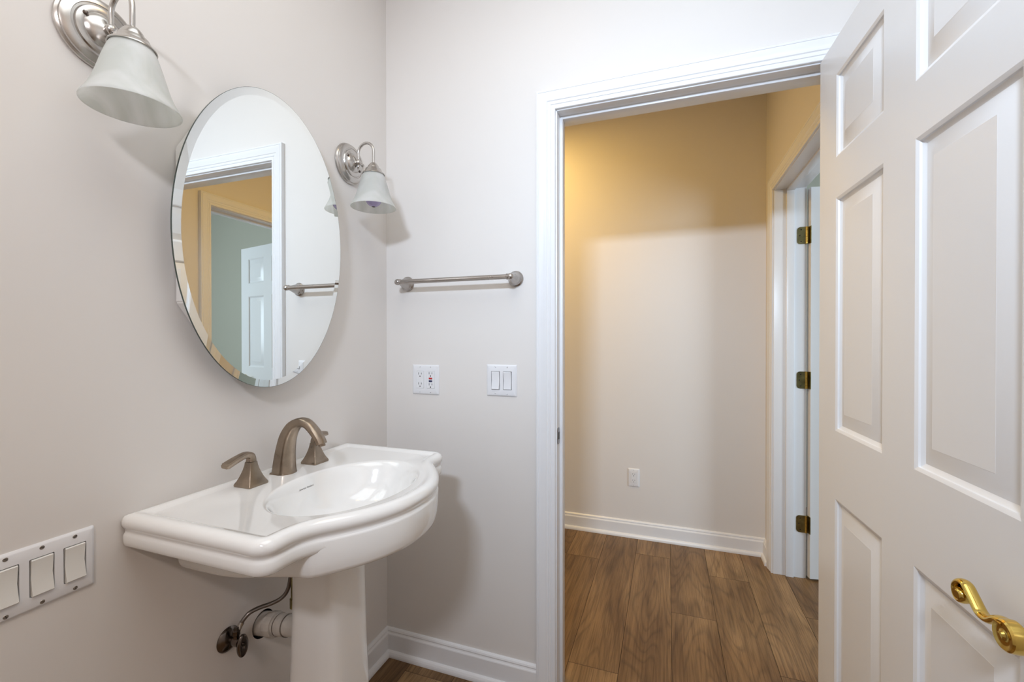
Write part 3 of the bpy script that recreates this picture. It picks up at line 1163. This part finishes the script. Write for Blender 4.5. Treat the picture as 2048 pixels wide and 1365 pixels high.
for k, dd in bowl:
    L.append(bowl_loop(k, dz - dd, -0.02 * (1 - k)))
vB = loops(bm, L, False, True)
es = []
for ring in (vA[-1], vB[0]):
    for i in range(NO):
        e_ = bm.edges.get((ring[i], ring[(i + 1) % NO]))
        es.append(e_)
bmesh.ops.triangle_fill(bm, use_beauty=True, use_dissolve=False, edges=es)
# underside of the two wings, open where the bowl hangs through
low = [bm.verts.new((p[0], p[1], zr - 0.066)) for p in bowl_loop(0.97, 0)]
es = [bm.edges.new((low[i], low[(i + 1) % NO])) for i in range(NO)]
es += [bm.edges.get((vA[0][i], vA[0][(i + 1) % NO])) for i in range(NO)]
bmesh.ops.triangle_fill(bm, use_beauty=True, use_dissolve=False, edges=es)
# drum / lower body under the slab
hd = [(0.0, 0.5083), (0.035, 0.5068), (0.0695, 0.5003), (0.1043, 0.4884), (0.139, 0.4710), (0.1687, 0.4516), (0.1935, 0.4327), (0.212, 0.4168), (0.227, 0.402), (0.237, 0.380),
      (0.241, 0.30), (0.243, 0.2), (0.245, 0.1), (0.245, 0.045), (0.241, 0.025), (0.228, 0.014), (0.20, 0.012), (0.1, 0.012), (0.0, 0.012)]
P = catmull([(x, s, 0) for s, x in hd], 6)
D = P + [Vector((p.x, -p.y, 0)) for p in P[-2:0:-1]]
ND = len(D)
Dn = []
for i in range(ND):
    tt = (D[(i + 1) % ND] - D[i - 1]).normalized()
    nn = Vector((tt.y, -tt.x, 0))
    if nn.dot(D[i] - Vector((0.2, 0, 0))) < 0:
        nn = -nn
    Dn.append(nn)


def dloop(ins, up_, flat=None):
    lp = []
    for p, nn in zip(D, Dn):
        q = p - nn * ins
        fr_ = max(0, min(1, (p.x - 0.14) / 0.26))
        fr_ = fr_ * fr_ * (3 - 2 * fr_)
        zb = 0.742 + 0.034 * fr_
        lp.append((q.x, q.y, (zb + up_) if flat is None else flat))
    return lp


def to_c(lp, c, k, z):
    return [(c[0] + (p[0] - c[0]) * k, c[1] + (p[1] - c[1]) * k, z) for p in lp]


base = dloop(0.012, 0)
L = [dloop(0.004, 0, 0.8545), dloop(0.0008, 0, 0.852), dloop(0.0, 0, 0.848), dloop(0.001, 0.03), dloop(0.004, 0.012), dloop(0.007, 0.004), dloop(0.013, 0.0), dloop(0.022, -0.001)]
cc = (0.235, 0.0)


def toward(lp, k, dz_):
    return [(cc[0] + (p[0] - cc[0]) * k, cc[1] + (p[1] - cc[1]) * k, p[2] + dz_) for p in lp]


b0 = L[-1]
for k, dd in ((0.92, -0.001), (0.80, -0.006), (0.68, -0.016), (0.55, -0.030), (0.45, -0.036)):
    L.append(toward(b0, k, dd))
loops(bm, L, False, True)
bmesh.ops.translate(bm, verts=bm.verts[:], vec=(-0.2, 0, 0))
bmesh.ops.recalc_face_normals(bm, faces=bm.faces[:])
bvh = BVHTree.FromBMesh(bm)
basin = link('basin', bm, M['porcelain'], sk, True, 50)

# drain and overflow hidden below; drain ring in the bowl
bm = bmesh.new()
dzb = dz - 0.125
lathe(bm, (0.300 - 0.018 - 0.2, 0, dzb + 0.0002), (0, 0, 1), [(0, 0.030), (0.002, 0.031), (0.003, 0.028), (0.001, 0.020), (0.002, 0.018), (0.006, 0.012), (0.007, 0.001)], 40)
link('drain', bm, M['bronze'], basin)

# maker's script on the back slope of the bowl
cu = bpy.data.curves.new('maker_mark', 'FONT')
cu.body = 'American Standard'
cu.size = 0.0062
cu.shear = 0.35
cu.align_x = 'CENTER'
cu.extrude = 0.0
to = bpy.data.objects.new('maker_mark_tmp', cu)
COL.objects.link(to)
dg = bpy.context.evaluated_depsgraph_get()
me = bpy.data.meshes.new_from_object(to.evaluated_get(dg))
bpy.data.objects.remove(to)
bm = bmesh.new()
bm.from_mesh(me)
for v in bm.verts:
    # text x runs along +y of the sink, height climbs the back slope
    s_ = v.co.x
    h_ = v.co.y
    o_ = Vector((0.300 - 0.2, s_ * 1.0, dz - 0.030 + h_))
    hit = bvh.ray_cast(o_, Vector((-1, 0, 0)))
    if hit[0] is not None:
        v.co = hit[0] + hit[1].normalized() * 0.0004 * (1 if hit[1].x > 0 else -1)
mk = link('maker_mark', bm, M['ink'], basin, False)

# pedestal
bm = bmesh.new()
L = []
for z, a, b, ex in ((0.0, 0.118, 0.122, 5), (0.012, 0.120, 0.124, 5), (0.05, 0.119, 0.123, 5), (0.062, 0.112, 0.116, 5), (0.075, 0.105, 0.108, 5), (0.10, 0.098, 0.100, 4.5),
                    (0.16, 0.090, 0.090, 4.5), (0.30, 0.082, 0.080, 4.2), (0.45, 0.077, 0.0745, 4.2), (0.60, 0.074, 0.0715, 4.2), (0.70, 0.073, 0.071, 4.2), (0.745, 0.074, 0.072, 4.2)):
    def pt(t, a, b):
        c, q = math.cos(t), math.sin(t)
        return (a * (abs(c) ** (2 / ex)) * (1 if c >= 0 else -1) + 0.031, b * (abs(q) ** (2 / ex)) * (1 if q >= 0 else -1), z)
    ts = [R(-128) + R(256) * k / 60 for k in range(61)]
    lp = [pt(t, a, b) for t in ts] + [pt(t, a - 0.011, b - 0.011) for t in ts[::-1]]
    L.append(lp)
loops(bm, L, True, True)
link('pedestal', bm, M['porcelain'], sk, True, 50)

# ------------------------------------------------------------------ faucet (three pieces on the deck)
DZ = dz + 0.0003
fy = 0.012


def sq(ax, ay, x, y, z, r=0.18, n=5):
    m_ = min(ax, ay) * r
    return [(x + a, y + b, z) for a, b in rrect(2 * ax, 2 * ay, m_, n)]


ft = empty('faucet', (0.072, SY + fy, DZ))
tag(ft, 'brushed bronze faucet with an arched spout and two lever handles on the sink deck', 'faucet')


def handle(y, sgn):
    t = empty('handle', (0, y, 0), parent=ft)
    lx = -0.50 if sgn > 0 else 0.0
    bm = bmesh.new()
    L = []
    for z, w_ in ((0, 0.0270), (0.0035, 0.0275), (0.007, 0.0262), (0.012, 0.0232), (0.020, 0.0196), (0.030, 0.0160), (0.040, 0.0130), (0.050, 0.0108), (0.058, 0.0098)):
        L.append(sq(w_, w_, 0, 0, z, 0.10))
    loops(bm, L)
    link('base', bm, M['bronze'], t, True, 30)
    bm = bmesh.new()
    path = catmull([(0, 0, 0.0585), (0, 0.0, 0.066), (0.001, sgn * 0.004, 0.0745), (0.002 + lx * 0.018, sgn * 0.018, 0.0785), (0.004 + lx * 0.04, sgn * 0.040, 0.0750), (0.006 + lx * 0.06, sgn * 0.060, 0.0700), (0.007 + lx * 0.078, sgn * 0.076, 0.0650)], 6)

    def sec(i, tt):
        ww = 0.0102 - 0.0022 * min(1, tt * 2.2) if tt < 0.45 else 0.0080 + 0.0030 * (tt - 0.45) / 0.55
        hh_ = 0.0102 - 0.0030 * min(1, tt * 2) if tt < 0.5 else 0.0072 - 0.0008 * (tt - 0.5) / 0.5
        if tt > 0.97:
            ww *= 0.8; hh_ *= 0.7
        return rrect(2 * hh_, 2 * ww, min(hh_, ww) * 0.55, 4)
    tube(bm, path, 0.006, section=sec, up=(0, -sgn, 0))
    link('lever', bm, M['bronze'], t, True, 40)
    return t


handle(-0.105, -1)
handle(0.105, 1)
bm = bmesh.new()
cl = catmull([(0.0, 0, 0.0), (0.0005, 0, 0.025), (0.004, 0, 0.060), (0.013, 0, 0.098), (0.030, 0, 0.126), (0.052, 0, 0.140), (0.076, 0, 0.138), (0.098, 0, 0.122), (0.117, 0, 0.100), (0.124, 0, 0.087)], 7)


def secs(i, t):
    # u axis = towards -x (outside of the arc), v = sideways
    a = 0.0265 - 0.0135 * min(1, t / 0.55) if t < 0.55 else 0.0130 - 0.0025 * (t - 0.55) / 0.45
    b = 0.0275 - 0.0120 * min(1, t / 0.5) if t < 0.5 else 0.0155 + 0.0015 * (t - 0.5) / 0.5
    # D section: flat at the wall side, round at the basin side
    pts = []
    for k in range(7):
        q = R(-90 + 180 * k / 6)
        pts.append((-a * (0.25 + 0.75 * math.cos(q)) if True else 0, b * math.sin(q)))
    pts = [(-a * 0.15 - a * 0.85 * math.cos(R(-90 + 180 * k / 10)), b * math.sin(R(-90 + 180 * k / 10))) for k in range(11)]
    if t > 0.45:
        q_ = min(1, (t - 0.45) / 0.25)
        sq_ = pts + [(a * 0.55, b * 1.0), (a * 0.92, b * 0.92), (a, b * 0.80), (a * 1.04, b * 0.35), (a * 1.05, 0), (a * 1.04, -b * 0.35), (a, -b * 0.80), (a * 0.92, -b * 0.92), (a * 0.55, -b * 1.0)]
        n2 = len(sq_)
        rd = []
        for a_1, b_1 in sq_:
            th_ = math.atan2(b_1 / b, a_1 / a)
            rd.append((1.02 * a * math.cos(th_), 1.0 * b * math.sin(th_)))
        return [(p_[0] * (1 - q_) + d_[0] * q_, p_[1] * (1 - q_) + d_[1] * q_) for p_, d_ in zip(sq_, rd)]
    pts += [(a * 0.55, b * 1.0), (a * 0.92, b * 0.92), (a, b * 0.80), (a * 1.04, b * 0.35), (a * 1.05, 0), (a * 1.04, -b * 0.35), (a, -b * 0.80), (a * 0.92, -b * 0.92), (a * 0.55, -b * 1.0)]
    return pts


tube(bm, cl, 0.01, section=secs, up=(-1, 0, 0))
link('spout', bm, M['bronze'], ft, True, 32)
bm = bmesh.new()
fl = [(x_, y_) for x_, y_ in [(-0.0275, -0.0285), (0.004, -0.0285), (0.016, -0.024), (0.024, -0.014), (0.0275, 0), (0.024, 0.014), (0.016, 0.024), (0.004, 0.0285), (-0.0275, 0.0285)]]
prism(bm, fl, lambda a, b, d: (a * (1.0 if d < 0.003 else 0.96), b * (1.0 if d < 0.003 else 0.96), d), 0.0, 0.0042)
link('spout_flange', bm, M['bronze'], ft, True, 30)
bm = bmesh.new()
lathe(bm, (0.1240, 0, 0.0890), (0.28, 0, -0.96), [(0, 0.0085), (0.006, 0.0085), (0.0075, 0.0080), (0.0070, 0.0060), (0.003, 0.0055)], 24)
link('aerator', bm, M['bronze'], ft)

# ------------------------------------------------------------------ plumbing under the sink
vt = empty('shutoff_valve', (0, -0.672, 0.487))
tag(vt, 'dark metal shutoff valve with oval knob on the wall under the sink', 'water valve')
bm = bmesh.new()
lathe(bm, (0.0004, 0, 0), (1, 0, 0), [(0, 0.030), (0.002, 0.0305), (0.005, 0.028), (0.008, 0.022), (0.011, 0.013), (0.012, 0.009)], 40)
link('escutcheon', bm, M['dark_metal'], vt)
bm = bmesh.new()
lathe(bm, (0.008, 0, 0), (1, 0, 0), [(0, 0.0075), (0.012, 0.0078), (0.014, 0.0105), (0.026, 0.0110), (0.034, 0.0105), (0.036, 0.007), (0.046, 0.005), (0.050, 0.0045)], 24)
lathe(bm, (0.030, 0, 0.006), (0, 0, 1), [(0, 0.0075), (0.010, 0.0075), (0.012, 0.0090), (0.022, 0.0090), (0.024, 0.0065), (0.030, 0.0055)], 6)
link('valve_body', bm, M['dark_metal'], vt, True, 30)
bm = bmesh.new()
L = []
for d, k in ((0.046, 0.55), (0.047, 0.80), (0.049, 0.97), (0.052, 1.0), (0.0545, 0.93), (0.0555, 0.80), (0.0560, 0.3), (0.0550, 0.15), (0.0535, 0.10)):
    L.append([(d, 0.0150 * k * math.cos(2 * PI * i / 40), -0.005 + 0.0290 * k * math.sin(2 * PI * i / 40)) for i in range(40)])
loops(bm, L)
link('valve_knob', bm, M['dark_metal'], vt, True, 50)
# braided supply hose
hs = empty('supply_hose', (0.030, -0.672, 0.52))
tag(hs, 'dark braided supply hose curving from the valve up behind the pedestal', 'hose')
bm = bmesh.new()
hp = [(0.03, -0.671, 0.508), (0.030, -0.6617, 0.5214), (0.034, -0.6551, 0.5336), (0.040, -0.6416, 0.5448), (0.050, -0.6207, 0.5480), (0.065, -0.5990, 0.5490),
      (0.080, -0.5840, 0.5560), (0.090, -0.5740, 0.5700), (0.098, -0.5710, 0.5950), (0.103, -0.5700, 0.6350), (0.104, -0.5700, 0.6700), (0.104, -0.5700, 0.700)]
pth = catmull([(a - 0.030, b + 0.672, c - 0.52) for a, b, c in hp], 8)
tube(bm, pth, 0.0052, n=16)
link('hose', bm, M['braid'], hs)
bm = bmesh.new()
tube(bm, [(0, 0.001, -0.012), (0.0, 0.0105, 0.0018), (0.002, 0.014, 0.008)], 0.0064, n=16)
link('crimp_ferrule', bm, M['nickel'], hs)
# drain pipe
dp = empty('drain_pipe', (0, -0.568, 0.463), (0, -R(9), 0))
tag(dp, 'stained white plastic drain pipe coming out of the wall hole', 'pipe')
bm = bmesh.new()
lathe(bm, (-0.08, 0, 0), (1, 0, 0), [(0, 0.0300), (0.098, 0.0300), (0.104, 0.0305), (0.106, 0.0280), (0.110, 0.026)], 40)
link('pipe_elbow', bm, M['pvc'], dp)
bm = bmesh.new()
lathe(bm, (0.026, 0, 0), (1, 0, 0), [(0, 0.0265), (0.0, 0.0318), (0.004, 0.0325), (0.024, 0.0325), (0.027, 0.0315), (0.027, 0.026)], 12)
link('slip_nut', bm, M['pvc'], dp, True, 20)
bm = bmesh.new()
lathe(bm, (0.05, 0, 0), (1, 0, 0), [(0, 0.0262), (0.012, 0.0262), (0.0125, 0.0275), (0.040, 0.0275), (0.0405, 0.0262), (0.10, 0.0262)], 36)
link('pipe_tail', bm, M['pvc'], dp)
bm = bmesh.new()
for q in (0.0625, 0.0915):
    lathe(bm, (q - 0.001, 0, 0), (1, 0, 0), [(0, 0.0262), (0, 0.0284), (0.0022, 0.0284), (0.0022, 0.0262)], 36)
link('pipe_clamp', bm, M['screw'], dp)
# faucet shank nut with its own hose coupling peeking past the pedestal
bm = bmesh.new()
lathe(bm, (0.110, -0.566, 0.530), (0, 0, 1), [(0, 0.010), (0.0, 0.012), (0.024, 0.012), (0.025, 0.009), (0.055, 0.009), (0.165, 0.007)], 20)
sn = link('pipe_coupling', bm, M['old_brass'])
tag(sn, 'short brass pipe coupling half hidden behind the pedestal under the basin', 'pipe')
